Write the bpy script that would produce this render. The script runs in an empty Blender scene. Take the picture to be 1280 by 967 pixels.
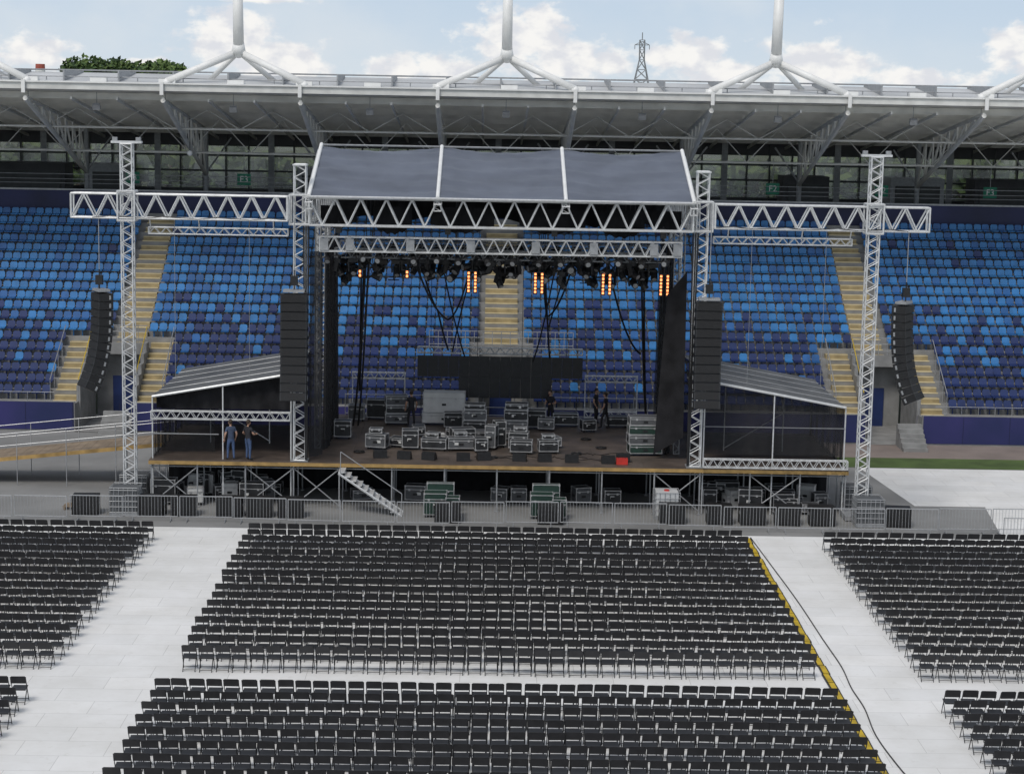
import bpy, math, random
import numpy as np
from mathutils import Vector, Matrix, Euler
random.seed(7); rng=np.random.default_rng(7)
S=bpy.context.scene
COL=S.collection

# ------------------------------------------------------------ materials
def mat(name,col,rough=.6,metal=0.,var=.15,scale=3.,bump=0.,emis=None,estr=0.,spec=.5,var2=None):
    m=bpy.data.materials.new(name); m.use_nodes=True
    nt=m.node_tree; b=nt.nodes['Principled BSDF']
    b.inputs['Roughness'].default_value=rough; b.inputs['Metallic'].default_value=metal
    b.inputs['Specular IOR Level'].default_value=spec
    tc=nt.nodes.new('ShaderNodeTexCoord'); n=nt.nodes.new('ShaderNodeTexNoise')
    n.inputs['Scale'].default_value=scale; n.inputs['Detail'].default_value=5
    nt.links.new(tc.outputs['Object'],n.inputs['Vector'])
    r=nt.nodes.new('ShaderNodeValToRGB')
    r.color_ramp.elements[0].position=.3; r.color_ramp.elements[1].position=.7
    c=np.array(col[:3])
    a=c*(1-var); d=np.minimum(c*(1+var),1) if var2 is None else np.array(var2)
    r.color_ramp.elements[0].color=(*a,1); r.color_ramp.elements[1].color=(*d,1)
    nt.links.new(n.outputs['Fac'],r.inputs['Fac']); nt.links.new(r.outputs['Color'],b.inputs['Base Color'])
    if bump>0:
        bp=nt.nodes.new('ShaderNodeBump'); bp.inputs['Strength'].default_value=bump; bp.inputs['Distance'].default_value=.05
        nt.links.new(n.outputs['Fac'],bp.inputs['Height']); nt.links.new(bp.outputs['Normal'],b.inputs['Normal'])
    if emis:
        b.inputs['Emission Color'].default_value=(*emis,1); b.inputs['Emission Strength'].default_value=estr
    return m
M={}
M['alu']=mat('aluminium_truss',(.64,.65,.65),.45,.25,.12,8)
M['alud']=mat('weathered_steel',(.33,.34,.35),.5,.3,.15,6)
M['galv']=mat('galvanised',(.42,.43,.44),.45,.5,.12,5)
M['white']=mat('white_paint',(.8,.8,.78),.45,0,.06,2)
M['offw']=mat('fascia_white',(.66,.66,.63),.6,0,.14,1.2)
M['black']=mat('black_plastic',(.014,.014,.015),.45,0,.3,6)
M['cloth']=mat('black_cloth',(.020,.020,.022),.95,0,.35,1.5,.3,spec=.15)
M['grille']=mat('speaker_grille',(.016,.016,.017),.55,.2,.3,30,.4)
M['deck']=mat('stage_deck',(.10,.078,.064),.5,0,.35,1.2,.1)
M['wood']=mat('plywood_edge',(.36,.23,.08),.7,0,.3,2)
M['woodr']=mat('ramp_boards',(.24,.185,.13),.75,0,.3,1.5)
M['canopy']=mat('canopy_fabric',(.105,.120,.155),.36,0,.18,.6,.35)
M['wroof']=mat('wing_roof_sheet',(.125,.13,.135),.45,0,.25,.8,.15)
M['led']=mat('led_screen',(.024,.024,.026),.35,0,.2,5)
M['chair']=mat('chair_plastic',(.016,.016,.018),.42,0,.25,4)
M['chairf']=mat('chair_frame',(.028,.028,.03),.35,.4,.2,4)
M['s1']=mat('seat_light_blue',(.030,.175,.42),.45,0,.22,1.3)
M['s2']=mat('seat_mid_blue',(.020,.11,.31),.45,0,.22,1.3)
M['s3']=mat('seat_navy',(.012,.028,.115),.45,0,.22,1.3)
M['conc']=mat('terrace_concrete',(.25,.25,.245),.85,0,.2,1.5,.1)
M['concd']=mat('dark_concrete',(.10,.10,.105),.85,0,.2,1)
M['stair']=mat('aisle_steps',(.36,.285,.15),.75,0,.25,2)
M['nose']=mat('step_nosing',(.66,.56,.34),.7,0,.12,2)
M['banner']=mat('navy_banner',(.010,.015,.06),.6,0,.3,.25,var2=(.018,.024,.10))
M['banner2']=mat('front_banner',(.014,.026,.12),.6,0,.3,.3,var2=(.030,.028,.14))
M['green']=mat('green_sign',(.02,.22,.13),.6,0,.1)
M['gcase']=mat('green_case',(.012,.036,.026),.5,0,.25,3)
M['casek']=mat('case_black',(.022,.023,.025),.45,0,.3,3)
M['caseg']=mat('case_grey',(.085,.088,.093),.5,0,.25,3)
M['casew']=mat('case_white',(.6,.6,.58),.5,0,.12,2)
M['casea']=mat('case_alu_edge',(.48,.48,.48),.4,.5,.15,5)
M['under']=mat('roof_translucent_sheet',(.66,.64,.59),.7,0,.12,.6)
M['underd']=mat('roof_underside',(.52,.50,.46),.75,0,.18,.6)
M['rooftop']=mat('roof_sheet',(.52,.53,.53),.5,0,.18,.4)
M['purl']=mat('purlin_steel',(.70,.69,.65),.6,0,.12,1)
M['mull']=mat('dark_mullion',(.06,.065,.065),.5,0,.2,2)
M['yellow']=mat('yellow_rubber',(.52,.36,.02),.6,0,.3,2)
M['red']=mat('red_plastic',(.5,.03,.02),.5)
M['ibc']=mat('ibc_plastic',(.55,.56,.56),.5,0,.1,2)
M['ibcd']=mat('ibc_dark',(.09,.095,.1),.5,0,.2,2)
M['skin']=mat('skin',(.45,.27,.19),.55,0,.08,10)
M['hair']=mat('hair',(.04,.025,.015),.7,0,.2,20)
M['tshirt']=mat('dark_tshirt',(.02,.02,.025),.85,0,.2,10)
M['tshirt2']=mat('blue_tshirt',(.05,.07,.12),.85,0,.2,10)
M['jeans']=mat('jeans',(.06,.1,.2),.85,0,.2,10)
M['pants']=mat('black_trousers',(.02,.02,.022),.85,0,.2,10)
M['shoe']=mat('shoe',(.03,.03,.03),.6)
M['orange']=mat('lit_amber',(.9,.3,.1),.5,0,.05,3,emis=(1,.30,.10),estr=2.6)
M['asph']=mat('grey_floor_cover',(.23,.23,.225),.85,0,.18,.35,.05)
M['grass']=mat('grass',(.07,.11,.03),.9,0,.3,.8,.3)
M['earth']=mat('ground_grass',(.08,.10,.045),.9,0,.3,.05)
M['track']=mat('track',(.23,.19,.17),.85,0,.15,.6)
M['leaf1']=mat('leaf_dark',(.028,.055,.018),.8,0,.3,.5)
M['leaf2']=mat('leaf_mid',(.055,.10,.028),.8,0,.3,.5)
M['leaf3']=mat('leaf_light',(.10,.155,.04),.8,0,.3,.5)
M['bark']=mat('bark',(.08,.06,.045),.9)
M['brick']=mat('chimney_red',(.4,.1,.07),.8)
g=bpy.data.materials.new('glazing'); g.use_nodes=True; nt=g.node_tree; nt.nodes.remove(nt.nodes['Principled BSDF'])
t=nt.nodes.new('ShaderNodeBsdfTransparent'); t.inputs[0].default_value=(.66,.63,.60,1)
gl=nt.nodes.new('ShaderNodeBsdfGlossy'); gl.inputs['Roughness'].default_value=.25; gl.inputs[0].default_value=(.75,.75,.75,1)
mx=nt.nodes.new('ShaderNodeMixShader')
tc=nt.nodes.new('ShaderNodeTexCoord'); vo=nt.nodes.new('ShaderNodeTexVoronoi'); vo.inputs['Scale'].default_value=.35
nt.links.new(tc.outputs['Object'],vo.inputs['Vector'])
mr=nt.nodes.new('ShaderNodeMapRange'); mr.inputs[3].default_value=.22; mr.inputs[4].default_value=.5
sx_=nt.nodes.new('ShaderNodeSeparateColor'); nt.links.new(vo.outputs['Color'],sx_.inputs[0]); nt.links.new(sx_.outputs[0],mr.inputs[0]); nt.links.new(mr.outputs[0],mx.inputs[0])
nt.links.new(t.outputs[0],mx.inputs[1]); nt.links.new(gl.outputs[0],mx.inputs[2]); nt.links.new(mx.outputs[0],nt.nodes['Material Output'].inputs[0])
M['glass']=g
def scrim(name,a0,a1):
    g=bpy.data.materials.new(name); g.use_nodes=True; nt=g.node_tree; b=nt.nodes['Principled BSDF']
    b.inputs['Base Color'].default_value=(.024,.024,.026,1); b.inputs['Roughness'].default_value=.9
    tc=nt.nodes.new('ShaderNodeTexCoord'); n=nt.nodes.new('ShaderNodeTexNoise'); n.inputs['Scale'].default_value=1.2; nt.links.new(tc.outputs['Object'],n.inputs['Vector'])
    mr=nt.nodes.new('ShaderNodeMapRange'); mr.inputs[1].default_value=.3; mr.inputs[2].default_value=.7; mr.inputs[3].default_value=a0; mr.inputs[4].default_value=a1
    nt.links.new(n.outputs['Fac'],mr.inputs[0]); nt.links.new(mr.outputs[0],b.inputs['Alpha'])
    return g
M['scrim']=scrim('black_scrim',.72,.9)
M['scrim2']=scrim('open_black_scrim',.48,.70)
def floor_mat():
    m=bpy.data.materials.new('white_floor_panels'); m.use_nodes=True; nt=m.node_tree; b=nt.nodes['Principled BSDF']
    b.inputs['Roughness'].default_value=.65
    tc=nt.nodes.new('ShaderNodeTexCoord')
    br=nt.nodes.new('ShaderNodeTexBrick'); br.inputs['Scale'].default_value=1.; br.inputs['Brick Width'].default_value=2.4; br.inputs['Row Height'].default_value=1.2
    br.inputs['Mortar Size'].default_value=.012; br.inputs['Mortar Smooth'].default_value=.3
    br.inputs['Color1'].default_value=(.85,.845,.83,1); br.inputs['Color2'].default_value=(.79,.79,.78,1); br.inputs['Mortar'].default_value=(.60,.595,.58,1)
    nt.links.new(tc.outputs['Object'],br.inputs['Vector'])
    out=br.outputs['Color']
    for sc,p0,p1,dark in((.45,.35,.6,(.89,.885,.87,1)),(3.,.25,.42,(.88,.87,.85,1)),(.09,.35,.6,(.93,.93,.92,1))):
        n=nt.nodes.new('ShaderNodeTexNoise'); n.inputs['Scale'].default_value=sc; n.inputs['Detail'].default_value=9; n.inputs['Roughness'].default_value=.65
        nt.links.new(tc.outputs['Object'],n.inputs['Vector'])
        r=nt.nodes.new('ShaderNodeValToRGB'); r.color_ramp.elements[0].position=p0; r.color_ramp.elements[1].position=p1
        r.color_ramp.elements[0].color=dark; r.color_ramp.elements[1].color=(1,1,1,1)
        nt.links.new(n.outputs['Fac'],r.inputs['Fac'])
        mm=nt.nodes.new('ShaderNodeMix'); mm.data_type='RGBA'; mm.blend_type='MULTIPLY'; mm.inputs[0].default_value=1
        nt.links.new(out,mm.inputs[6]); nt.links.new(r.outputs['Color'],mm.inputs[7]); out=mm.outputs[2]
    nt.links.new(out,b.inputs['Base Color'])
    return m
M['floor']=floor_mat()

# ------------------------------------------------------------ mesh builder
class MB:
    def __init__(s): s.v=[]; s.f=[]; s.m=[]; s.mats=[]
    def mi(s,k):
        if k not in s.mats: s.mats.append(k)
        return s.mats.index(k)
    def add(s,vs,fs,k):
        o=len(s.v); s.v+= [tuple(v) for v in vs]; i=s.mi(k)
        for f in fs: s.f.append(tuple(o+a for a in f)); s.m.append(i)
    def box(s,c,d,k,rot=None):
        x,y,z=d[0]/2,d[1]/2,d[2]/2
        vs=[Vector(p) for p in [(-x,-y,-z),(x,-y,-z),(x,y,-z),(-x,y,-z),(-x,-y,z),(x,-y,z),(x,y,z),(-x,y,z)]]
        if rot is not None:
            R=rot if isinstance(rot,Matrix) else Euler(rot).to_matrix(); vs=[R@v for v in vs]
        C=Vector(c); vs=[v+C for v in vs]
        s.add(vs,[(0,3,2,1),(4,5,6,7),(0,1,5,4),(1,2,6,5),(2,3,7,6),(3,0,4,7)],k)
    def b2(s,a,b,k):
        s.box([(a[i]+b[i])/2 for i in range(3)],[abs(b[i]-a[i]) for i in range(3)],k)
    def beam(s,p,q,r,k,n=5,r2=None,cap=True):
        p=Vector(p);q=Vector(q);d=q-p
        if d.length<1e-5:return
        d.normalize(); u=d.orthogonal().normalized(); w=d.cross(u); r2=r if r2 is None else r2
        vs=[]
        for c,rr in((p,r),(q,r2)):
            for i in range(n):
                a=2*math.pi*i/n+math.pi/4; vs.append(c+(u*math.cos(a)+w*math.sin(a))*rr)
        fs=[(i,(i+1)%n,n+(i+1)%n,n+i) for i in range(n)]
        if cap: fs+=[tuple(reversed(range(n))),tuple(range(n,2*n))]
        s.add(vs,fs,k)
    def path(s,pts,r,k,n=5):
        for a,b in zip(pts[:-1],pts[1:]): s.beam(a,b,r,k,n)
    def quad(s,pts,k): s.add(pts,[tuple(range(len(pts)))],k)
    def ball(s,c,r,k,sx=1,sy=1,sz=1,nu=8,nv=6):
        vs=[];fs=[]
        for j in range(nv+1):
            ph=math.pi*j/nv
            for i in range(nu):
                a=2*math.pi*i/nu
                vs.append((c[0]+r*sx*math.sin(ph)*math.cos(a),c[1]+r*sy*math.sin(ph)*math.sin(a),c[2]+r*sz*math.cos(ph)))
        for j in range(nv):
            for i in range(nu): fs.append((j*nu+i,(j+1)*nu+i,(j+1)*nu+(i+1)%nu,j*nu+(i+1)%nu))
        s.add(vs,fs,k)
    def mesh(s,name,smooth=False):
        me=bpy.data.meshes.new(name); me.from_pydata(s.v,[],s.f)
        for k in s.mats: me.materials.append(M[k])
        me.polygons.foreach_set('material_index',s.m)
        if smooth: me.polygons.foreach_set('use_smooth',[True]*len(s.f))
        me.update(); return me
    def obj(s,name,parent=None,loc=(0,0,0),rot=(0,0,0),smooth=False):
        o=bpy.data.objects.new(name,s.mesh(name,smooth)); COL.objects.link(o); o.location=loc; o.rotation_euler=rot
        if parent: o.parent=parent
        return o
def inst(name,me,loc,rz=0,parent=None,sc=None,rot=None):
    o=bpy.data.objects.new(name,me); COL.objects.link(o); o.location=loc; o.rotation_euler=rot if rot else (0,0,rz)
    if sc:o.scale=sc
    if parent:o.parent=parent
    return o
def tile(name,base,xf):
    bv=np.array(base.v); nv=len(bv); V=[];F=[];MI=[]
    mats=list(base.mats)
    for (x,y,z,a,mm) in xf:
        c,s_=math.cos(a),math.sin(a)
        w=np.empty_like(bv); w[:,0]=bv[:,0]*c-bv[:,1]*s_+x; w[:,1]=bv[:,0]*s_+bv[:,1]*c+y; w[:,2]=bv[:,2]+z
        V.append(w)
    V=np.concatenate(V)
    for i,(x,y,z,a,mm) in enumerate(xf):
        o=i*nv
        for f,m_ in zip(base.f,base.m):
            F.append([o+q for q in f]); MI.append(m_ if mm is None else mm)
    me=bpy.data.meshes.new(name); me.from_pydata(V.tolist(),[],F)
    for k in mats: me.materials.append(M[k])
    me.polygons.foreach_set('material_index',MI); me.update()
    o=bpy.data.objects.new(name,me); COL.objects.link(o); return o
def truss(mb,p,q,w,h,step,rc,rd,k,side=None,posts=False,faces=(0,1,2,3)):
    p=Vector(p);q=Vector(q);a=(q-p);L=a.length;a.normalize()
    if side is None: side=Vector((0,1,0)) if abs(a.y)<.9 else Vector((1,0,0))
    side=Vector(side); up=a.cross(side).normalized(); side=up.cross(a).normalized()
    cs=[side*w/2+up*h/2, side*w/2-up*h/2, -side*w/2-up*h/2, -side*w/2+up*h/2]
    for c in cs: mb.beam(p+c,q+c,rc,k)
    n=max(2,int(round(L/step)));st=L/n
    for fi in faces:
        c1,c2=cs[fi],cs[(fi+1)%4]
        if fi>=2: c1,c2=c2,c1
        for i in range(n):
            A=p+a*st*i; B=p+a*st*(i+.5); C=p+a*st*(i+1)
            mb.beam(A+c1,B+c2,rd,k,4,cap=False); mb.beam(B+c2,C+c1,rd,k,4,cap=False)
            if posts: mb.beam(A+c1,A+c2,rd,k,4,cap=False)
    for e in (p,q):
        for i in range(4): mb.beam(e+cs[i],e+cs[(i+1)%4],rc,k)

# ------------------------------------------------------------ ground
def sheet(name,x0,y0,x1,y1,z,k):
    mb=MB(); mb.quad([(x0,y0,z),(x1,y0,z),(x1,y1,z),(x0,y1,z)],k); return mb.obj(name)
sheet('ground',-3000,-3000,3000,3000,0,'earth')
sheet('grey_floor_covering',-80,78.5,80,101,.006,'asph')
mb=MB()
mb.quad([(-80,25,.012),(80,25,.012),(80,78.6,.012),(-80,78.6,.012)],'floor')
mb.quad([(21.3,78.604,.012),(80,78.604,.012),(80,85.2,.012),(22.2,85.2,.012)],'floor')
mb.quad([(19.0,85.204,.012),(80,85.204,.012),(80,94.3,.012),(18.2,94.3,.012)],'floor')
mb.obj('white_floor_covering')
sheet('grass_strip',17.5,94.4,80,97.1,.018,'grass')
sheet('running_track',17.5,97.104,80,101,.018,'track')

# ------------------------------------------------------------ audience chairs
ch=MB()
bp=[(-.225,0),(.225,0),(.23,.16),(.20,.225),(-.20,.225),(-.23,.16)]
vs=[]
for dy in(0,-.022):
    for px,pz in bp: vs.append((px,-.195+dy-.14*pz+.35*px*px,.635+pz))
n=6; ch.add(vs,[tuple(range(n-1,-1,-1)),tuple(range(n,2*n))]+[(i,(i+1)%n,n+(i+1)%n,n+i) for i in range(n)],'chair')
ch.box((0,.0,.445),(.42,.39,.03),'chair',(math.radians(4),0,0))
for sx in(-1,1):
    ch.beam((sx*.222,-.228,.84),(sx*.215,.22,0),.013,'chairf',4,cap=False)
    ch.beam((sx*.19,.15,.44),(sx*.19,-.27,0),.013,'chairf',4,cap=False)
ch.beam((-.19,-.22,.06),(.19,-.22,.06),.011,'chairf',4,cap=False)
ch.beam((-.215,.17,.06),(.215,.17,.06),.011,'chairf',4,cap=False)
def block(x0,x1,ys,name='chair_rows'):
    n=int(round((x1-x0)/.527)); xf=[]
    for y in ys:
        dy=random.uniform(-.05,.05); dx=random.uniform(-.07,.07); ph=random.uniform(0,6)
        for i in range(n):
            x=x0+(i+.5)*(x1-x0)/n+dx+random.gauss(0,.012)
            xf.append((x,y+dy+.03*math.sin(i*.25+ph)+random.gauss(0,.022),.012,random.gauss(0,.03),None))
    return tile(name,ch,xf)
ys1=[76.0-i*1.09 for i in range(17)]
ys2=[55.0-i*1.09 for i in range(12)]
for x0,x1 in((-10,10),(-26.5,-13.9),(13.25,26)):
    block(x0,x1,ys1); block(x0-.15 if x0==-10 else x0,x1+.15 if x1==10 else x1,ys2)

mb=MB(); y=78.0
while y>40:
    dx=random.uniform(-.02,.02); rz=random.uniform(-.02,.02)
    mb.box((10.42+dx,y-.45,.035),(.26,.88,.045),'black',(0,0,rz)); mb.box((10.42+dx,y-.45,.062),(.17,.84,.012),'yellow',(0,0,rz))
    y-=.91
mb.obj('cable_protector')
pts=[(10.6,78.2),(10.75,74),(10.95,68),(11.02,63),(11.08,59.8),(10.98,57.5),(11.0,55.5),(10.85,53),(10.95,50.5),(11.2,47.5),(11.3,44)]
P=[]
for i in range(len(pts)-1):
    for t in np.linspace(0,1,6,endpoint=False):
        a=pts[max(i-1,0)];b=pts[i];c=pts[i+1];d=pts[min(i+2,len(pts)-1)]
        f=lambda k:.5*((2*b[k])+(-a[k]+c[k])*t+(2*a[k]-5*b[k]+4*c[k]-d[k])*t*t+(-a[k]+3*b[k]-3*c[k]+d[k])*t**3)
        P.append((f(0),f(1),.03))
mb=MB(); mb.path(P,.02,'black'); mb.obj('floor_cable')

# ------------------------------------------------------------ crowd barriers
bb=MB()
for z in(.2,1.08): bb.beam((-1.1,0,z),(1.1,0,z),.021,'galv')
for x in(-1.1,1.1): bb.beam((x,0,.2),(x,0,1.08),.021,'galv')
for i in range(1,16): bb.beam((-1.1+i*2.2/16,0,.2),(-1.1+i*2.2/16,0,1.08),.008,'galv',4,cap=False)
for x in(-.8,.8):
    bb.beam((x,-.3,.03),(x,.3,.03),.02,'galv'); bb.beam((x,-.02,.03),(x,-.02,.2),.02,'galv')
bm=bb.mesh('crowd_barrier')
x=-33.
while x<32:
    if not(11.6<x<11.9):
        inst('crowd_barrier',bm,(x,79.5+.25*math.sin(x*.35)+random.uniform(-.06,.06),.012),random.uniform(-.04,.04))
    x+=2.3
for i in range(5): inst('crowd_barrier',bm,(22.2+i*2.3,77.9,.012),-.03)

# ------------------------------------------------------------ stadium stand
Y0,Z0,TR,RI,NR=102.0,1.5,.8,.48,19
AIS=[-62,-41,-20.4,.25,20.9,42,63]; VOM=[(-62,1.5),(-41.4,1.5),(-20.9,1.5),(.25,1.3),(21.3,1.5),(42.4,1.5),(63,1.5)]
VR=5
mb=MB()
def terr(x0,x1,r0):
    for i in range(r0,NR):
        y=Y0+TR*i; z=Z0+RI*i
        mb.quad([(x0,y,z),(x1,y,z),(x1,y+TR,z),(x0,y+TR,z)],'conc')
        zb=z-RI if i>r0 or r0==0 else z-.35
        mb.quad([(x0,y,zb),(x1,y,zb),(x1,y,z),(x0,y,z)],'conc')
xs=-75
for xv,hw in VOM:
    terr(xs,xv-hw,0); terr(xv-hw,xv+hw,VR); xs=xv+hw
    zt=Z0+RI*VR
    for s in(-1,1):
        xw=xv+s*hw
        for i in range(VR): mb.b2((xw-.1,Y0+TR*i,0),(xw+.1,Y0+TR*(i+1)-.002,Z0+RI*(i+1)+.35),'conc')
    mb.b2((xv-hw+.1,Y0+TR*VR-.12,zt-.35),(xv+hw-.1,Y0+TR*VR-.002,zt+.3),'conc')
    mb.quad([(xv-hw,Y0+TR*VR+1,0),(xv+hw,Y0+TR*VR+1,0),(xv+hw,Y0+TR*VR+1,zt),(xv-hw,Y0+TR*VR+1,zt)],'conc')
    mb.b2((xv-.6,Y0+TR*VR+.9,0),(xv+.6,Y0+TR*VR+.98,2.2),'s3')
    mb.quad([(xv-hw,100.9,.03),(xv+hw,100.9,.03),(xv+hw,Y0+TR*VR+2,.03),(xv-hw,Y0+TR*VR+2,.03)],'conc')
terr(xs,75,0)
stand=mb.obj('stadium_stand')
mb=MB(); xs=-75
for xv,hw in VOM:
    mb.b2((xs,101,0),(xv-hw,101.2,1.62),'conc'); mb.b2((xs+.05,100.96,.12),(xv-hw-.05,100.985,1.6),'banner2')
    mb.b2((xs,101.2,0),(xv-hw,102,1.5),'conc'); xs=xv+hw
mb.b2((xs,101,0),(75,101.2,1.62),'conc'); mb.b2((xs+.05,100.96,.12),(75,100.985,1.6),'banner2'); mb.b2((xs,101.2,0),(75,102,1.5),'conc')
for i in range(60): mb.b2((-75+i*2.5-.012,100.945,.12),(-75+i*2.5+.012,100.958,1.6),'banner')
for sx in(-1,1):
    for xx in np.arange(24,38,.9): mb.beam((sx*xx,101.1,1.62),(sx*xx,101.1,2.1),.018,'alud',4)
    mb.beam((sx*23.5,101.1,2.1),(sx*38,101.1,2.1),.02,'alud',4)
mb.obj('front_wall',stand)
mb=MB()
for xv,hw in VOM:
    if hw>1.4:
        for i in range(6): mb.b2((xv+.1,98.9+.33*i,0),(xv+1.4,98.9+.33*(i+1)-.002,.2*(i+1)),'conc')
    rr='galv'
    zt=Z0+RI*VR; hr=hw if hw>1.4 else 4.
    for z in(.5,.9,1.25): mb.beam((xv-hr,Y0+TR*VR,zt+z),(xv+hr,Y0+TR*VR,zt+z),.025,rr)
    n=int(hr*2/.5)
    for i in range(n+1): x=xv-hr+i*2*hr/n; mb.beam((x,Y0+TR*VR,zt+.0),(x,Y0+TR*VR,zt+1.25),.02,rr,4)
    for s in(-1,1):
        for dx in(0,1.5):
            xx=xv+s*(hw+dx)
            if hw>1.4:
                mb.beam((xx,Y0,Z0+1.15),(xx,Y0+TR*VR,zt+1.2),.025,'yellow' if dx==0 else rr)
                for i in range(4): mb.beam((xx,Y0+TR*i*1.25,Z0+RI*i*1.25),(xx,Y0+TR*i*1.25,Z0+RI*i*1.25+1.15),.02,rr,4)
mb.obj('vomitory_railings',stand)
mb=MB()
def aisle(xa,w,r0,r1):
    for i in range(r0,r1):
        y=Y0+TR*i; z=Z0+RI*i
        mb.b2((xa-w,y,z+.001),(xa+w,y+TR-.003,z+.02),'stair')
        mb.b2((xa-w,y+TR*.5,z+.02),(xa+w,y+TR-.003,z+RI*.5),'stair')
        mb.b2((xa-w,y-.02,z-.03),(xa+w,y+.06,z+.028),'nose'); mb.b2((xa-w,y+TR*.5-.01,z+RI*.5-.03),(xa+w,y+TR*.5+.06,z+RI*.5+.012),'nose')
for xa,(xv,hw) in zip(AIS,VOM):
    aisle(xa,.8 if hw>1.4 else .93,VR,NR)
    if hw>1.4:
        for s in(-1,1): aisle(xv+s*(hw+.75),.62,0,VR+1)
mb.obj('aisle_stairs',stand)
st=MB()
prof=[(-.21,0),(.21,0),(.22,.27),(.15,.36),(-.15,.36),(-.22,.27)]
vs=[];ang=math.radians(14)
for dy in(0,.05):
    for px,pz in prof:
        vs.append((px,.40+dy+pz*math.sin(ang),.42+pz*math.cos(ang)))
n=6; fs=[tuple(range(n)),tuple(range(2*n-1,n-1,-1))]+[(i,n+i,n+(i+1)%n,(i+1)%n) for i in range(n)]
st.add(vs,fs,'s1')
st.box((0,.24,.40),(.43,.36,.07),'s1',(math.radians(4),0,0))
st.box((0,.36,.2),(.06,.06,.4),'s1')
st.mats=['s1','s2','s3']
xf=[]
for i in range(NR):
    t=i/(NR-1)
    for j in range(-76,76):
        x=j*.5+.25
        if any(abs(x-xa)<(1.1 if hw>1.4 else 1.2) for xa,(xv,hw) in zip(AIS,VOM)) and i>=VR-1: continue
        if any(abs(x-xv)<(hw+1.6 if hw>1.4 else hw+.3) for xv,hw in VOM) and i<VR+1: continue
        pn=max(0,min(.93,(.50-t)*2.1+.12)); pn=pn if t<.62 else .02
        r=random.random()
        if r<pn: k=2
        elif r<pn+(1-pn)*(.28+.4*max(0,.8-t)): k=1
        else: k=0
        xf.append((x,Y0+TR*i+.12,Z0+RI*i,random.gauss(0,.03),k))
tile('stadium_seats',st,xf).parent=stand
YT=Y0+TR*NR; ZT=Z0+RI*NR
mb=MB()
mb.b2((-75,YT,ZT-1),(75,YT+.3,ZT+.05),'conc')
mb.b2((-75,YT+.3,ZT-1),(75,YT+.5,ZT+1.35),'banner')
mb.b2((-75,YT+.25,ZT+1.35),(75,YT+.55,ZT+1.45),'alud')
mb.b2((-75,YT+.5,ZT-1),(75,128,ZT-.3),'concd')
mb.b2((-75,128,ZT-.3),(75,128.2,ZT+1.1),'concd')
for k_,z in enumerate((ZT+1.1,ZT+2.3,ZT+3.3,14.6)): mb.b2((-75,127.9,z-.06),(75,128.05,z+.06),'mull')
for i in range(101):
    x=-75+i*1.5; wd=.05 if i%5 else .2
    mb.b2((x-wd,127.88,ZT+.3),(x+wd,128.08,15.6),'mull' if i%5 else 'alud')
mb.b2((-75,128,14.6),(75,128.3,16.5),'concd')
for x0,x1,kk in((-34,-28,'concd'),(-26.5,-24,'alud'),(-13,-11,'alud'),(18.5,21.5,'concd'),(25.5,29,'alud'),(31,36,'concd'),(-3,3,'concd')):
    mb.b2((x0,125,ZT-.3),(x1,127.5,ZT+2.7),kk); mb.b2((x0+.3,124.9,ZT+.9),(x1-.3,124.98,ZT+2.2),'mull')
for z in(1.75,2.0,2.3): mb.beam((-75,YT+1,ZT+z),(75,YT+1,ZT+z),.022,'alud')
mb.obj('concourse_wall',stand)
mb=MB(); mb.quad([(-75,128.12,ZT+1.),(75,128.12,ZT+1.),(75,128.12,14.7),(-75,128.12,14.7)],'glass'); mb.obj('glazing',stand)
BR=[-3.45+7.5*k for k in range(-7,8)]
mb=MB()
mb.b2((-75,105.9,18.02),(75,106.3,18.38),'offw')
mb.b2((-75,105.8,18.38),(75,106.35,18.46),'white')
mb.quad([(-75,106.3,18.42),(75,106.3,18.42),(75,112,19.0),(-75,112,19.0)],'rooftop')
mb.quad([(-75,112,19.0),(75,112,19.0),(75,129,17.2),(-75,129,17.2)],'rooftop')
def uz(y): return 18.05-(y-106.3)*2.6/22.2
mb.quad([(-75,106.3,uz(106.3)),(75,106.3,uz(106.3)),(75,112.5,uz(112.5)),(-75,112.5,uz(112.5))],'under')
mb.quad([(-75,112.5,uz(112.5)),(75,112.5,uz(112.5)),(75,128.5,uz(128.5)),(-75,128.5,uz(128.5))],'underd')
y=107.6
while y<127.5:
    z=uz(y)
    mb.b2((-75,y-.07,z-.38),(75,y+.07,z-.33),'purl'); mb.b2((-75,y-.015,z-.33),(75,y+.015,z-.02),'purl'); y+=2.3
x=-71.
while x<72:
    mb.add([(x-.05,106.4,uz(106.4)-.40),(x+.05,106.4,uz(106.4)-.40),(x+.05,128,uz(128)-.40),(x-.05,128,uz(128)-.40),(x-.05,106.4,uz(106.4)-.56),(x+.05,106.4,uz(106.4)-.56),(x+.05,128,uz(128)-.56),(x-.05,128,uz(128)-.56)],[(0,1,2,3),(4,7,6,5),(0,4,5,1),(1,5,6,2),(0,3,7,4)],'purl'); x+=2.5
x=-60
while x<60:
    mb.b2((x,106.6,18.46),(x+.9,107.0,18.68),'white'); x+=3.75
mb.beam((-75,111.9,19.12),(75,111.9,19.12),.05,'alud')
for i in range(50): mb.b2((-75+i*3-.04,106.9,18.45),(-75+i*3+.04,112,19.08),'alud')
for i in range(60):
    xx=-75+i*2.5; mb.beam((xx,107.2,18.5),(xx,107.2,18.72),.03,'galv',4)
mb.beam((-75,107.2,18.72),(75,107.2,18.72),.028,'galv',4)
mb.obj('stand_roof',stand)
mb=MB()
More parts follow.
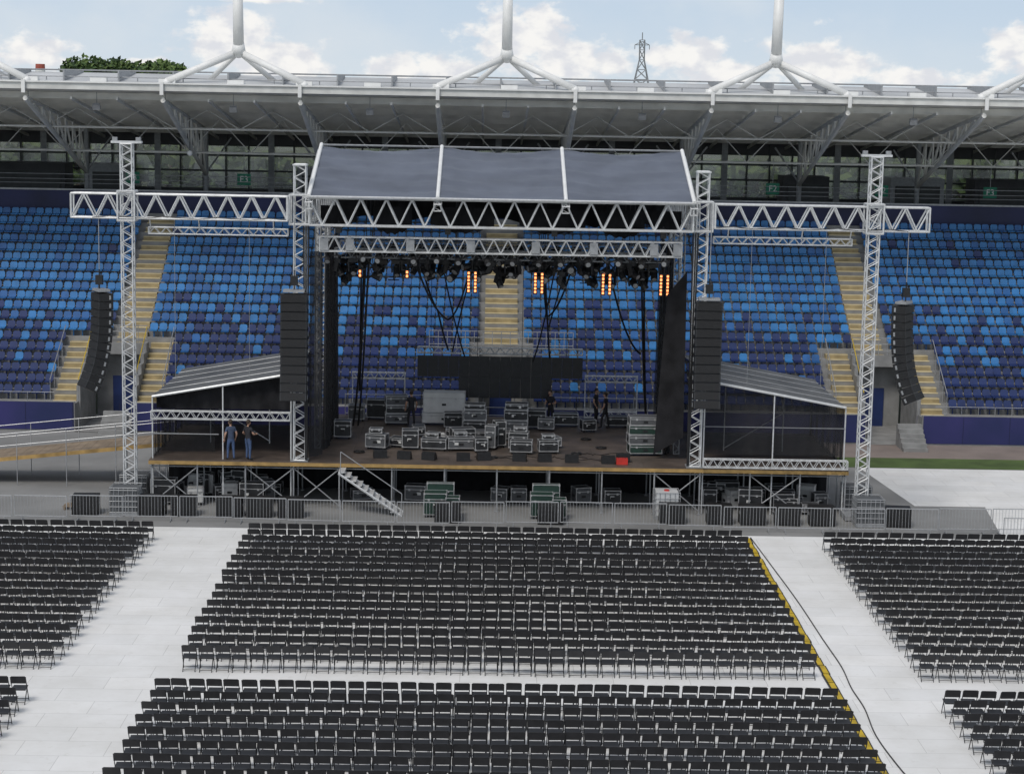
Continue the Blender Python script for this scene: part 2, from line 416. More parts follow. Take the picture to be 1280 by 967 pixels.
for x in BR:
    T=[];B=[]
    for i in range(9):
        y=106.2+i*(122.0-106.2)/8; T.append(Vector((x,y,uz(y)-.5))); B.append(Vector((x,y,17.5-(y-106.2)*(17.5-12.9)/15.8)))
    mb.path(T,.11,'purl',6); mb.path(B,.14,'purl',6)
    for i in range(8):
        mb.beam(T[i],B[i+1],.07,'purl'); mb.beam(B[i+1],T[i+1],.07,'purl')
    mb.beam((x,122,ZT-.5),(x,122,15.6),.16,'alud',8)
    mb.beam((x,122,13),(x+1.6,122,15.2),.06,'alud'); mb.beam((x,122,13),(x-1.6,122,15.2),.06,'alud')
    mb.b2((x-.1,105.72,17.8),(x+.1,105.79,18.5),'white')
for y,z in((112,15.9),(117,14.4)):
    mb.beam((-75,y,z),(75,y,z),.07,'purl')
    for x in np.arange(-75,75,3.75): mb.beam((x,y,z),(x+1.875,y,uz(y)-.4),.03,'purl',4,cap=False); mb.beam((x+1.875,y,uz(y)-.4),(x+3.75,y,z),.03,'purl',4,cap=False)
for i in range(-8,9):
    x=i*3.75+.3
    mb.beam((x,106.9,17.9),(x,106.9,17.2),.02,'alud',4); 
    if i%2==0: mb.box((x,106.8,17.1),(.4,.25,.3),'alud',(math.radians(25),0,0))
mb.beam((-17.9,112,16.5),(-17.9,112,14.6),.02,'black',4); mb.ball((-17.9,112,14.5),.16,'white')
mb.obj('roof_trusses',stand)
for X in(-29.7,-14.55,.3,15.25,30.2):
    mb=MB(); N=(X,108,20.25)
    mb.beam(N,(X,107.6,24),.30,'white',14,.27); mb.beam((X,107.6,24),(X,107.2,30),.27,'white',14,.2)
    mb.ball(N,.36,'white',nu=14,nv=10); mb.beam((X,108,20.1),(X,108,20.75),.42,'white',14,.3)
    for dx,y in((-3.75,106.6),(3.75,106.6)):
        mb.beam(N,(X+dx,y,18.55),.19,'white',12); mb.ball((X+dx,y,18.5),.22,'white')
    for dx in(-1.9,1.9): mb.beam(N,(X+dx,109.5,18.6),.15,'white',12)
    mb.obj('roof_mast',smooth=True)
for x,t in((-22.7,'E3'),(-15.8,'E3'),(17.1,'F2'),(23.9,'F2'),(30.7,'F3')):
    mb=MB(); mb.b2((x-.42,120,12.35),(x+.42,120.06,13.05),'green'); mb.beam((x,120.05,13),(x,120.05,14.6),.02,'alud')
    so=mb.obj('section_sign')
    cu=bpy.data.curves.new('lettering',type='FONT'); cu.body=t; cu.size=.55; cu.align_x='CENTER'; cu.align_y='CENTER'; cu.materials.append(M['white'])
    to=bpy.data.objects.new('lettering',cu); COL.objects.link(to); to.location=(x,119.98,12.7); to.rotation_euler=(math.pi/2,0,0); to.parent=so

# ------------------------------------------------------------ stage
SY=82.5
mb=MB()
for i in range(8):
    for j in range(13):
        x0=-8.6+i*2.15; y0=SY+j
        mb.b2((x0+.004,y0+.004,1.93),(x0+2.146,y0+.996,2.1+random.uniform(-.002,.002)),'deck')
mb.b2((-8.6,SY+.01,1.94),(8.6,95.49,2.08),'deck')
mb.b2((-15.2,SY,1.93),(-8.602,92,2.098),'deck'); mb.b2((8.602,SY,1.93),(15.4,92,2.098),'deck')
mb.b2((-15.2,SY-.06,1.92),(15.4,SY-.003,2.07),'wood')
stage=mb.obj('stage_deck')
mb=MB()
xs=[-15.1,-13.1,-11,-8.9]+[-6.9+i*2.3 for i in range(7)]+[8.9,11.1,13.3,15.3]
for x in xs:
    for y in(SY+.1,SY+2.1,SY+4.1):
        mb.beam((x,y,0),(x,y,1.93),.035,'galv',6); mb.box((x,y,.03),(.18,.18,.03),'galv')
    mb.beam((x,SY+.1,1.8),(x,SY+4.1,1.8),.03,'galv')
for y in(SY+.1,SY+2.1):
    mb.beam((-15.1,y,1.82),(15.3,y,1.82),.03,'galv')
for a,b in((-15.1,-13.1),(-8.9,-6.9),(6.9,8.9),(11.1,13.3),(-11,-8.9)):
    mb.beam((a,SY+.08,.15),(b,SY+.08,1.8),.026,'galv'); mb.beam((a,SY+.14,1.8),(b,SY+.14,.15),.026,'galv')
mb.obj('understage_scaffold',stage)
def drape(mb,p,q,z0,z1,amp=.06,n=None,k='cloth',wave=0,zf=None):
    p=Vector(p);q=Vector(q);L=(q-p).length;n=n or max(6,int(L/.12)); d=(q-p)/n; nn=Vector((-(q-p).y,(q-p).x,0)).normalized()
    vs=[]
    for i in range(n+1):
        o=p+d*i; a=amp*(math.sin(i*1.3)+.5*math.sin(i*.47+1)); zz=z0+wave*abs(math.sin(i*.12))
        zt=z1 if zf is None else zf(o.x)
        vs.append((o.x+nn.x*a*1.3,o.y+nn.y*a*1.3,zz)); vs.append((o.x+nn.x*a*.5,o.y+nn.y*a*.5,zt))
    mb.add(vs,[(2*i,2*i+2,2*i+3,2*i+1) for i in range(n)],k)
mb=MB(); drape(mb,(-15.1,SY+4.6,0),(15.3,SY+4.6,0),.02,1.92)  # black sheet added to stand in for the darkness under the deck
mb.obj('understage_shade_sheet',stage,smooth=True)
mb=MB()
X0=-6.85; n=11
for i in range(n):
    x=X0+i*.25; z=2.1-(i+1)*.19
    mb.b2((x,SY-1.15,z-.04),(x+.27,SY-.1,z),'alu')
for y in(SY-1.15,SY-.12):
    mb.beam((X0,y,1.85),(X0+n*.25,y,.0),.05,'alu')
mb.beam((X0+n*.25,SY-1.15,0),(X0+n*.25,SY-1.15,1.0),.02,'galv'); mb.beam((X0+.1,SY-1.15,1.9),(X0+.1,SY-1.15,2.8),.02,'galv'); mb.beam((X0+.1,SY-1.15,2.8),(X0+n*.25,SY-1.15,1.0),.02,'galv')
mb.obj('stage_steps')

mb=MB()
for sx in(-1,1):
    for y in(SY+.35,94.):
        truss(mb,(sx*8.65,y,2.16),(sx*8.65,y,15.0),.5,.5,.55,.035,.02,'alu')
        mb.box((sx*8.65,y,2.14),(.75,.7,.05),'alud')
        mb.box((sx*8.65,y,14.98),(.62,.62,.06),'alu')
    for z in(12.45,13.7):
        for a in(-.42,.42):
            mb.beam((sx*8.65-.42,SY+.35+a,z),(sx*8.65+.42,SY+.35+a,z),.05,'alu'); mb.beam((sx*8.65+a,SY-.07,z),(sx*8.65+a,SY+.77,z),.05,'alu')
    for a in(-.42,.42):
        for b in(-.07,.77): mb.beam((sx*8.65+a,SY+b,12.45),(sx*8.65+a,SY+b,13.7),.05,'alu')
    truss(mb,(sx*8.3,SY+.4,13.05),(sx*8.3,93.6,13.05),.5,1.1,1.1,.035,.022,'alu')
    for d_ in(-.12,0,.1): mb.beam((sx*(8.35+d_*.3),SY+.05+d_*.3,2.2),(sx*(8.38+d_),SY+.06,12.4),.035,'black')
truss(mb,(-8.2,SY-.1,13.03),(8.2,SY-.1,13.03),.6,1.16,1.1,.045,.036,'alu')
truss(mb,(-8.3,94,13.03),(8.3,94,13.03),.6,1.1,1.1,.04,.03,'alu')
sr=mb.obj('stage_roof')
BX=[-8.2,-2.73,2.73,8.2]
def cz(y):
    return 13.7+(y-82.0)*(2.0/6) if y<=88 else 15.7-(y-88)*(2.0/6.5)
mb=MB()
for a,b in zip(BX[:-1],BX[1:]):
    nx,ny=44,60; vs=[]; ph=random.uniform(0,6)
    for j in range(ny+1):
        y=81.9+j*(94.6-81.9)/ny
        for i in range(nx+1):
            x=a+(b-a)*i/nx; u=i/nx
            s=-.17*math.sin(math.pi*u)*(1+.15*math.sin(y*1.4+a))
            e=.5+.5*abs(2*u-1)
            s+=e*.032*math.sin(y*5.2+1.2*math.sin(x*1.1+ph)+ph)+e*.020*math.sin(y*9.5+x*1.2+ph)+.012*math.sin(x*8+y*2.5)
            if j<2: s*=.4
            vs.append((x,y,cz(y)+s))
    fs=[(j*(nx+1)+i,j*(nx+1)+i+1,(j+1)*(nx+1)+i+1,(j+1)*(nx+1)+i) for j in range(ny) for i in range(nx)]
    mb.add(vs,fs,'canopy')
mb.obj('canopy_fabric',sr,smooth=True)
mb=MB()
for x in BX:
    for y0,y1 in((81.85,88),(88,94.6)):
        mb.beam((x,y0,cz(y0)+.05),(x,y1,cz(y1)+.05),.085,'white',8)
        truss(mb,(x,y0,cz(y0)-.35),(x,y1,cz(y1)-.35),.3,.3,.8,.025,.016,'alu')
mb.beam((-8.2,88,15.72),(8.2,88,15.72),.045,'alud')
mb.beam((-8.25,81.88,13.68),(8.25,81.88,13.68),.05,'alu')
for sx in(-8.2,8.2):
    mb.add([(sx,82,13.6),(sx,88,15.6),(sx,94.4,13.6)],[(0,1,2)],'cloth')
mb.obj('canopy_beams',sr)
mb=MB()
for (a,b,z) in((-5.6,-3.9,12.0),(-3.1,-.3,12.1),(.8,3.7,12.1),(4.3,6.3,12.0),(-7.9,-6.3,12.2),(6.6,7.9,12.2)):
    vs=[];n=16
    for i in range(n+1):
        x=a+(b-a)*i/n; u=i/n
        vs.append((x,84.2,13.2)); vs.append((x,84.2+.05*math.sin(i*2),z+.35*(2*u-1)**2+.05*math.sin(i*1.9)))
    mb.add(vs,[(2*i,2*i+1,2*i+3,2*i+2) for i in range(n)],'cloth')
drape(mb,(-8.,93.5,0),(8.,93.5,0),11.8,13.5,.04,wave=.4)
mb.obj('black_valance',sr,smooth=True)
for sx in(-1,1):
    mb=MB(); drape(mb,(sx*7.75,85.5,0),(sx*7.9,93.8,0),2.12,11.4,.08,k='scrim')
    if sx>0:
        mb.add([(7.4,84.5,9.5),(8.2,84.0,10.6),(8.25,84.0,3.2),(7.0,84.6,2.3)],[(0,3,2,1)],'cloth')
    else:
        drape(mb,(-8.3,83.6,0),(-7.8,84.4,0),2.12,11.2,.05,k='scrim')
    mb.obj('side_curtain',smooth=True)
    mb=MB()
    for y in(86,88.5,91,93.5): truss(mb,(sx*8.15,y,2.1),(sx*8.15,y,12.4),.25,.25,.5,.025,.014,'alud')
    for z in(4.5,7,9.5): mb.beam((sx*8.15,85.5,z),(sx*8.15,93.8,z),.025,'alud')
    mb.obj('side_scaffold')
mb=MB()
truss(mb,(-7.8,SY+.4,11.62),(7.8,SY+.4,11.62),.5,.62,.62,.032,.022,'alu')
for x in(-7.6,-6.5,-3.9,-1.3,1.5,4,6.6,7.6): mb.box((x,SY+.1,11.62),(.35,.05,.5),'alud')
for x in(-7,-2.3,2.3,7):
    mb.beam((x,SY+.4,11.9),(x,SY+.4,12.6),.03,'black'); mb.box((x,SY+.4,12.3),(.25,.25,.4),'black')
for i in range(14):
    a=-7.6+i*1.08; mb.path([(a,SY+.42,11.28),(a+.3,SY+.42,11.1+random.uniform(-.15,.05)),(a+.7,SY+.42,11.12),(a+1.05,SY+.42,11.28)],.028,'black')
mb.obj('front_lighting_truss')
for y,z in((86.,11.0),(89,11.1),(92,11.1)):
    mb=MB(); truss(mb,(-7.4,y,z),(7.4,y,z),.4,.4,.5,.026,.016,'alud')
    for x in(-6,-2,2,6): mb.beam((x,y,z+.2),(x,y,13.4),.02,'black')
    for i in range(12):
        a=-7.2+i*1.2; d=random.uniform(.1,.45); mb.path([(a,y-.1,z-.2),(a+.35,y-.1,z-.2-d),(a+.8,y-.1,z-.2-d*.9),(a+1.15,y-.1,z-.2)],.03,'black')
    mb.obj('lighting_truss')
mh=MB()
mh.box((0,0,-.12),(.38,.28,.16),'black'); mh.box((0,0,.02),(.3,.06,.12),'black')
for s in(-1,1): mh.box((s*.19,0,-.36),(.05,.16,.34),'black')
mh.beam((0,.12,-.38),(0,-.16,-.62),.14,'black',10,.12); mh.ball((0,.1,-.37),.15,'black'); mh.beam((0,-.16,-.62),(0,-.165,-.625),.09,'alud',10)
mhm=mh.mesh('moving_head_light')
pr=MB(); pr.beam((0,0,-.25),(0,-.28,-.38),.12,'black',10,.14); pr.beam((0,-.282,-.381),(0,-.284,-.382),.11,'alud',10)
for s in(-1,1): pr.beam((s*.15,0,0),(s*.15,-.08,-.3),.015,'black',4)
pr.beam((-.15,0,0),(.15,0,0),.015,'black',4)
prm=pr.mesh('par_light')
for y,z,n in((85.9,10.8,26),(86.1,10.35,15),(89,10.9,20),(92,10.9,22),(92.1,10.3,13)):
    for i in range(n):
        x=-7.2+14.4*(i+.5)/n+random.uniform(-.25,.25)
        r=(random.uniform(-.5,.3),random.uniform(-.15,.15),random.uniform(-1.2,1.2))
        if z<10.5 and random.random()<.2: continue
        if random.random()<.75: inst('moving_head_light',mhm,(x,y-.05,z),rot=r,sc=(1.2,)*3)
        else: inst('par_light',prm,(x,y-.05,z),rot=r,sc=(1.3,)*3)
mb=MB()
for i in range(17):
    x=-7+random.uniform(0,14); y=random.choice([86.1,92.1]); h=random.uniform(.5,1.1); mb.beam((x,y,10.9),(x,y,10.9-h),.022,'black',4); 
    mb.beam((x-.25,y,10.9-h),(x+.25,y,10.9-h),.022,'black',4)
mb.obj('lamp_drop_bars')
for i in range(14): 
    inst('par_light',prm,(-7.3+i*1.12+random.uniform(-.2,.2),SY+.35,11.3),rot=(random.uniform(-.3,.3),0,random.uniform(-.5,.5)))
for x,full in((-1.25,1),(1.73,1),(4.76,1),(7.35,1),(-4.15,0),(-6.25,0)):
    mb=MB()
    for dx in((-.15,.15) if full else(0,)):
        h=.95 if full else .35
        mb.box((dx,.05,-h/2),(.17,.08,h+.06),'black')
        nn=6 if full else 2
        for i in range(nn): mb.box((dx,0,-h*(i+.5)/nn),(.09,.03,h/nn*.62),'orange')
    mb.beam((0,.1,.5),(0,.1,0),.03,'black'); mb.box((0,.1,.0),(.5,.06,.06),'black')
    mb.obj('led_blinder',loc=(x,85.5,10.3))
mb=MB()
def hang(a,b,sag,r=.045,n=16):
    a=Vector(a);b=Vector(b); P=[]
    for i in range(n+1):
        t=i/n; p=a.lerp(b,t); p.z-=sag*4*t*(1-t); P.append(p)
    mb.path(P,r,'black',6)
for o in(0,.12):
    hang((-6.2+o,89,10.6),(-6.9+o*2,91,2.3),1.0); hang((-6.3-o,89,10.6),(-6.6,91,4.),.5)
    hang((6.7-o,89,10.6),(7.2,91,2.5),1.0)
hang((-4.,89,10.6),(-2.4,90,7.6),.5); hang((-2.4,90,7.6),(-1.3,89,10.5),.6); hang((-2.7,89,10.5),(-1.6,92,5.6),.3,.035)
hang((-3.7,89,10.6),(-2.9,91,7.9),.3); hang((-2.9,91,7.9),(-2.4,92,5.9),.1)
hang((-1.2,89,10.4),(-2.2,92,5.8),-.2,.035); hang((2.,89,10.4),(2.3,91,7.7),.3); hang((2.3,91,7.7),(3.4,89,10.4),.5); hang((2.6,89,10.4),(1.7,92,5.4),.4,.035)
hang((2.1,89,10.4),(2.5,92,5.6),.25,.04); hang((3.2,89,10.5),(2.4,91,7.2),-.1,.035)
hang((5.,89,10.6),(6.8,91,6),.8); hang((-7.2,88,10.6),(-5.2,88,10.6),.9); hang((3.6,88,10.6),(5.4,88,10.6),.7); hang((-.4,88,10.6),(.9,88,10.6),.8); hang((5.4,88,10.6),(7.2,88,10.6),1.)
for x in(-3.3,-1,1.2,3.4): mb.beam((x,94,5.3),(x,94,12.5),.012,'black',4)
mb.obj('hanging_cables')
mb=MB()
for i in range(16):
    x0=-3.95+i*.51
    mb.b2((x0+.004,93.9,4.32),(x0+.506,94.0,5.36),'led')
    if 4<=i<=12: mb.b2((x0+.004,93.9,3.3),(x0+.506,94.0,4.316),'led')
truss(mb,(-3.95,94.25,5.6),(4.2,94.25,5.6),.3,.3,.5,.025,.015,'alu')
mb.obj('led_screen')
mb=MB()
for x0,x1,y,z0,h in((-7.6,-3.8,95.3,2.1,1.1),(4.,7.6,95.3,2.1,1.1),(-3.8,4,95.3,2.1,1.1)):
    for zz in(.1,.5,1.05): mb.beam((x0,y,z0+zz),(x1,y,z0+zz),.022,'galv')
    for i in range(6): x=x0+(x1-x0)*i/5; mb.beam((x,y,z0),(x,y,z0+h),.022,'galv')
for x0,x1 in((-7.2,-4.6),(4.4,7.)):
    truss(mb,(x0,94.8,2.4),(x1,94.8,2.4),.3,.3,.4,.02,.014,'alu'); truss(mb,(x0,94.8,4.2),(x1,94.8,4.2),.3,.3,.4,.02,.014,'alu')
    for x in(x0,x1): mb.beam((x,94.8,2.1),(x,94.8,4.4),.03,'alu')
mb.obj('backstage_guardrail')

# ---- wings
for sx in(-1,1):
    xi=8.95; xo=15.1 if sx<0 else 15.25
    mb=MB()
    zf=lambda x:5.9-(abs(x)-xi)*(1.1/(xo-xi))
    for j in range(5):
        ya=83+j*1.8; yb=ya+1.78
        vs=[];n=24
        for i in range(n+1):
            x=sx*(xi+(xo-xi)*i/n)
            for yy,dz in((ya,0.),(ya+.9,.07+.02*math.sin(i*.9+j)),(yb,0.)): vs.append((x,yy,zf(x)+dz))
        fs=[(3*i+a,3*i+a+1,3*(i+1)+a+1,3*(i+1)+a) for i in range(n) for a in(0,1)]
        mb.add(vs,fs,'wroof')
        mb.beam((sx*xi,ya-.01,5.93),(sx*xo,ya-.01,4.83),.03,'alud')
    mb.beam((sx*xi,82.9,5.93),(sx*xo,82.9,4.83),.06,'alu',6)
    w=mb.obj('stage_wing_canopy')
    mb=MB()
    drape(mb,(sx*xi,91.5,0),(sx*xo,91.5,0),2.1,5.,.05,k='scrim' if sx<0 else 'scrim2',zf=lambda x:zf(x)-.1)
    drape(mb,(sx*xo,83.1,0),(sx*xo,92,0),2.1,4.75,.05,k='scrim2')
    if sx>0: drape(mb,(sx*(xi+.1),83.3,0),(sx*xo,83.3,0),2.6,5,.05,k='scrim2',zf=lambda x:zf(x)-.08)
    else:
        drape(mb,(-15.0,83.4,0),(-9.0,83.4,0),4.25,5,.05,zf=lambda x:zf(x)-.08)
        drape(mb,(-15.0,84.6,0),(-12.6,84.6,0),2.12,4.3,.05,k='scrim2')
    mb.obj('wing_curtain',w,smooth=True)
    mb=MB()
    for x in(xi+.1,(xi+xo)/2,xo): mb.beam((sx*x,82.95,0.0),(sx*x,82.95,zf(x)),.035,'alu')
    mb.beam((sx*xo,91.9,0),(sx*xo,91.9,4.7),.035,'alu')
    for x in(xi+1.5,xi+4.2): mb.beam((sx*x,87,2.1),(sx*x,87,zf(x)),.03,'alu')
    mb.beam((sx*xi,87,3.9),(sx*xo,87,3.9),.03,'alu'); mb.beam((sx*(xi+1.5),87,2.2),(sx*(xi+4.2),87,3.9),.025,'alu')
    if sx<0:
        truss(mb,(-15.15,83.0,4.02),(-9.1,83.0,4.02),.3,.34,.42,.024,.016,'alu')
        mb.beam((-15.15,82.9,3.2),(-12.2,82.9,3.2),.024,'alud')
    else:
        truss(mb,(9.0,82.35,2.38),(15.3,82.35,2.38),.3,.36,.42,.024,.016,'alu')
        mb.beam((9.,82.9,3.9),(15.25,82.9,3.9),.018,'alud')
    mb.obj('wing_scaffold',w)
    mb=MB()
    X0=9.15; X1=18.35
    truss(mb,(sx*X0,SY,13.12),(sx*X1,SY,13.12),.55,1.02,1.05,.045,.036,'alu',posts=False)
    truss(mb,(sx*9.2,SY+.6,12.05),(sx*15.2,SY+.6,12.05),.25,.28,.5,.025,.016,'alu')
    for x in(15.1,13.0,9.8): mb.beam((sx*x,SY+.5,12.1),(sx*x,SY+.2,12.6),.03,'alu')
    mb.path([(sx*(9.2+i*.75),SY-.3,12.66+.05*math.sin(i*2.1)) for i in range(12)],.02,'black')
    mb.obj('pa_truss')
    mb=MB(); xt=sx*16.0
    truss(mb,(xt,SY,.02),(xt,SY,15.75),.48,.48,.52,.035,.02,'alu')
    mb.box((xt,SY,15.82),(1.3,.3,.1),'alu'); mb.box((xt+.5*sx,SY,15.95),(.2,.2,.15),'alud'); mb.box((xt-.5*sx,SY,15.95),(.2,.2,.15),'alud')
    for z in(12.5,13.75):
        for a in(-.36,.36): mb.beam((xt-.36,SY+a,z),(xt+.36,SY+a,z),.045,'alu'); mb.beam((xt+a,SY-.36,z),(xt+a,SY+.36,z),.045,'alu')
    for a in(-.36,.36):
        for b in(-.36,.36): mb.beam((xt+a,SY+b,12.5),(xt+a,SY+b,13.75),.045,'alu')
    mb.box((xt,SY,.15),(1.6,1.6,.2),'alud')
    mb.obj('pa_tower')
    mb=MB()
    mb.box((0,0,.68),(1.1,1.0,1.0),'ibcd' ); mb.box((0,0,.08),(1.2,1.1,.14),'alud')
    for z in(.16,.4,.64,.88,1.12,1.22):
        for y in(-.56,.56): mb.beam((-.6,y,z),(.6,y,z),.015,'galv',4)
        for x in(-.6,.6): mb.beam((x,-.56,z),(x,.56,z),.015,'galv',4)
    for i in range(7):
        x=-.6+i*.2
        for y in(-.56,.56): mb.beam((x,y,.15),(x,y,1.22),.015,'galv',4)
    for i in range(7):
        y=-.56+i*1.12/6
        for x in(-.6,.6): mb.beam((x,y,.15),(x,y,1.22),.015,'galv',4)
    mm=mb.mesh('ballast_tank')
    inst('ballast_tank',mm,(xt+.05,SY-1.4,.01)); inst('ballast_tank',mm,(xt+.05*sx,SY+1.4,.01))
    mb=MB()
    for x in(14.0,10.8): mb.beam((sx*x,SY,5.8),(sx*x,SY,12.6),.010,'alud',4)
    mb.obj('rigging_line')

def line_array(name,x,y,ztop,n,w,h,yaw,curve):
    R=Matrix.Rotation(yaw,3,'Z'); mb=MB(); pos=Vector((0,0,0)); ang=0
    mb.box(R@Vector((0,.1,.12)),(w*.8,.5,.1),'alud',R); mb.beam((0,.1,.15),(0,.1,1.),.03,'black'); mb.box((0,.1,.55),(.3,.25,.4),'black')
    mb.beam((0,.1,1.),(0,.1,12.7-ztop),.02,'alud')
    for i in range(n):
        ang+=curve*(i/n)
        Q=R@Matrix.Rotation(-ang,3,'X')
        c=pos+Q@Vector((0,0,-h/2))
        mb.box(c+Q@Vector((0,.15,0)),(w,.6,h*.94),'black',Q)
        mb.box(c+Q@Vector((0,-.165,0)),(w*.9,.03,h*.80),'grille',Q)
        for s in(-1,1):
            mb.box(c+Q@Vector((s*w*.47,-.17,0)),(w*.05,.03,h*.9),'casek',Q)
            mb.box(c+Q@Vector((s*(w/2+.012),.3,0)),(.02,.08,h*.5),'alud',Q)
        pos=pos+Q@Vector((0,0,-h))
    return mb.obj(name,loc=(x,y,ztop))
line_array('line_array_speaker',-8.8,SY-.8,9.55,12,1.14,.385,0,math.radians(1.6))
line_array('line_array_speaker',8.95,SY-.8,9.5,12,1.14,.385,0,math.radians(1.6))
line_array('line_array_speaker',-17.2,SY-.3,9.4,12,1.0,.35,math.radians(-58),math.radians(5))
line_array('line_array_speaker',17.5,SY-.3,9.45,12,1.0,.35,math.radians(58),math.radians(5))

sb=MB(); sb.box((0,0,.42),(1.1,.8,.8),'black'); sb.box((0,-.41,.42),(1.0,.02,.7),'grille')
for s in(-1,1): sb.box((s*.4,0,.01),(.1,.6,.02),'alud'); sb.box((s*.553,0,.5),(.012,.25,.12),'alud')
sb.box((0,-.42,.42),(.02,.02,.7),'casek')
sbm=sb.mesh('subwoofer')
for x in(-17.6,-14.8,-13.4,-11.5,-10.2,-8.9,7.6,9.5,11.,12.6,14.,17.3):
    inst('subwoofer',sbm,(x+random.uniform(-.1,.1),81.0,.01),random.uniform(-.12,.12))

def case(x,y,z,w,d,h,k='casek',rz=0,wheels=True,lid=True):
    mb=MB(); z0=.12 if wheels else .01
    mb.box((0,0,z0+h/2),(w-.03,d-.03,h-.02),k); e=.03
    for sx in(-1,1):
        for sy in(-1,1):
            mb.box((sx*(w/2-e/2),sy*(d/2-e/2),z0+h/2),(e,e,h),'casea')
            for zz in(z0+.03,z0+h-.03): mb.box((sx*(w/2-.03),sy*(d/2-.03),zz),(.07,.07,.07),'casea')
            if wheels: mb.beam((sx*(w/2-.1)-.02,sy*(d/2-.1),.055),(sx*(w/2-.1)+.02,sy*(d/2-.1),.055),.055,'black',8)
    for sy in(-1,1):
        for zz in(z0+e/2,z0+h-e/2)+((z0+h*.72,) if lid else ()): mb.box((0,sy*(d/2-e/2+.002),zz),(w-.08,e,e),'casea')
        for sx in(-.28,.28): mb.box((sx*w,sy*(d/2+.003),z0+h*.70),(.09,.02,.09),'casea')
        mb.box((0,sy*(d/2+.003),z0+h*.4),(.2,.02,.1),'black')
        if random.random()<.4: mb.box((random.uniform(-.2,.2)*w,sy*(d/2-.008),z0+h*.45),(.18,.02,.12),'casew')
    for sx in(-1,1):
        for zz in(z0+e/2,z0+h-e/2): mb.box((sx*(w/2-e/2+.002),0,zz),(e,d-.08,e),'casea')
        mb.box((sx*(w/2+.003),0,z0+h*.45),(.02,.22,.12),'black')
    return mb.obj('flight_case',loc=(x,y,z),rot=(0,0,rz))
D=2.1
def stack(x,y,z,specs,rz=0):
    for i,(w,d,h,k) in enumerate(specs):
        case(x+random.uniform(-.03,.03),y,z,w,d,h,k,rz+random.uniform(-.05,.05),wheels=(i==0)); z+=h+(.12 if i==0 else .01)
stack(-2.6,93.0,D,[(2.1,.8,.5,'casew'),(2.05,.8,1.0,'casew')])
stack(-4.9,92.8,D,[(1.15,.7,.45,'caseg'),(1.1,.7,.4,'casek'),(1.1,.7,.45,'caseg')],.1)
stack(-1.05,90.6,D,[(1.1,.7,.55,'casek'),(1.1,.7,.5,'caseg'),(1.0,.7,.25,'casek')])
stack(-2.1,91.8,D,[(.9,.6,.7,'casek')])
stack(.95,91,D,[(1.15,.7,.5,'caseg'),(1.15,.7,.5,'casek'),(1.1,.7,.3,'casek')],-.08)
stack(3.4,93,D,[(1.25,.6,.55,'casek')])
stack(5.9,93,D,[(1.1,.6,.45,'casek')]); stack(-5.9,94.2,D,[(1.1,.6,.9,'casek')]); stack(-6.9,93.6,D,[(.8,.6,.7,'caseg')])
stack(6.65,85.6,D,[(1.5,.8,.42,'gcase'),(1.5,.8,.42,'caseg'),(1.5,.8,.42,'gcase'),(1.45,.8,.38,'caseg')],.05)
for i,(x,y,w,h,k) in enumerate([(-5.45,86,.95,.6,'caseg'),(-4.5,86.6,.7,.35,'casek'),(-3.95,86.1,.75,.8,'casek'),(-2.85,85.9,1.15,.45,'casek'),(-2.85,87.3,.9,.4,'casew'),
    (-1.65,86,1.2,.5,'caseg'),(-1.6,87,1.1,.75,'casek'),(-.75,85.6,.6,.55,'casek'),(-.25,86.4,.5,1.0,'caseg'),(.1,87,.5,1.1,'casek'),(1.1,85.4,1.0,.5,'casek'),(1.0,86.4,.9,.7,'casek'),(2.3,85.6,.9,.5,'casek'),
    (2.6,87,.6,.4,'caseg'),(0.2,88.8,.9,.4,'casek'),(-.7,89,.8,.3,'caseg'),(-3.7,89.5,.6,.4,'casek'),(4.4,91.5,.7,.5,'casek'),(1.9,92.2,1.,.8,'casek'),(2.4,91.7,.8,.5,'caseg'),(-2.0,89.2,.8,.35,'casek')]):
    case(x,y,D,w,.6,h,k,random.uniform(-.3,.3))
case(-7.2,88.6,D,.8,.6,.75,'casek')
for x,y,z in((-1.7,86,D+.65),(-5.5,86,D+.74),(-2.9,85.9,D+.6),(1.05,86.4,D+.85),(2.3,85.6,D+.65)): case(x,y,z,.6,.4,.22,random.choice(['casek','caseg']),random.uniform(-.4,.4),wheels=False)
mb=MB()
for cx_,cy_ in((-6.2,85),(3.6,85.4),(4.8,87),(-4.6,88.3),(4.2,89.2),(-.2,84.2)):
    for r_ in(.16,.2,.24):
        mb.path([(cx_+r_*math.cos(a),cy_+r_*math.sin(a),D+.03+random.uniform(0,.04)) for a in np.linspace(0,6.283,13)],.022,'black',4)
for i in range(7):
    x=random.uniform(-6.5,6); y=random.uniform(84,90); P=[]
    for j in range(14): P.append((x,y,D+.015)); x+=random.uniform(-.1,.45); y+=random.uniform(-.3,.3); x=min(x,7.4); y=max(83.2,y)
    mb.path(P,.016,'black',4)
mb.obj('deck_cables')
wm=MB(); vs=[]
for x in(-.3,.3): vs+=[(x,-.22,0),(x,.22,0),(x,.22,.12),(x,-.02,.36),(x,-.22,.30)]
wm.add(vs,[(0,1,2,3,4),(9,8,7,6,5),(0,5,6,1),(1,6,7,2),(2,7,8,3),(3,8,9,4),(4,9,5,0)],'black')
wm.quad([(-.27,.2,.148),(.27,.2,.148),(.27,.0,.352),(-.27,.0,.352)],'grille')
wmm=wm.mesh('stage_monitor')
for x,y in((-4.1,83.7),(3.3,83.5),(4.9,83.4),(-3.0,83.6),(-1.5,83.5),(-.6,83.7),(1.,83.6),(2.1,83.6),(-5.2,83.9),(5.6,84)): inst('stage_monitor',wmm,(x,y,D+.004),random.uniform(-.3,.3))
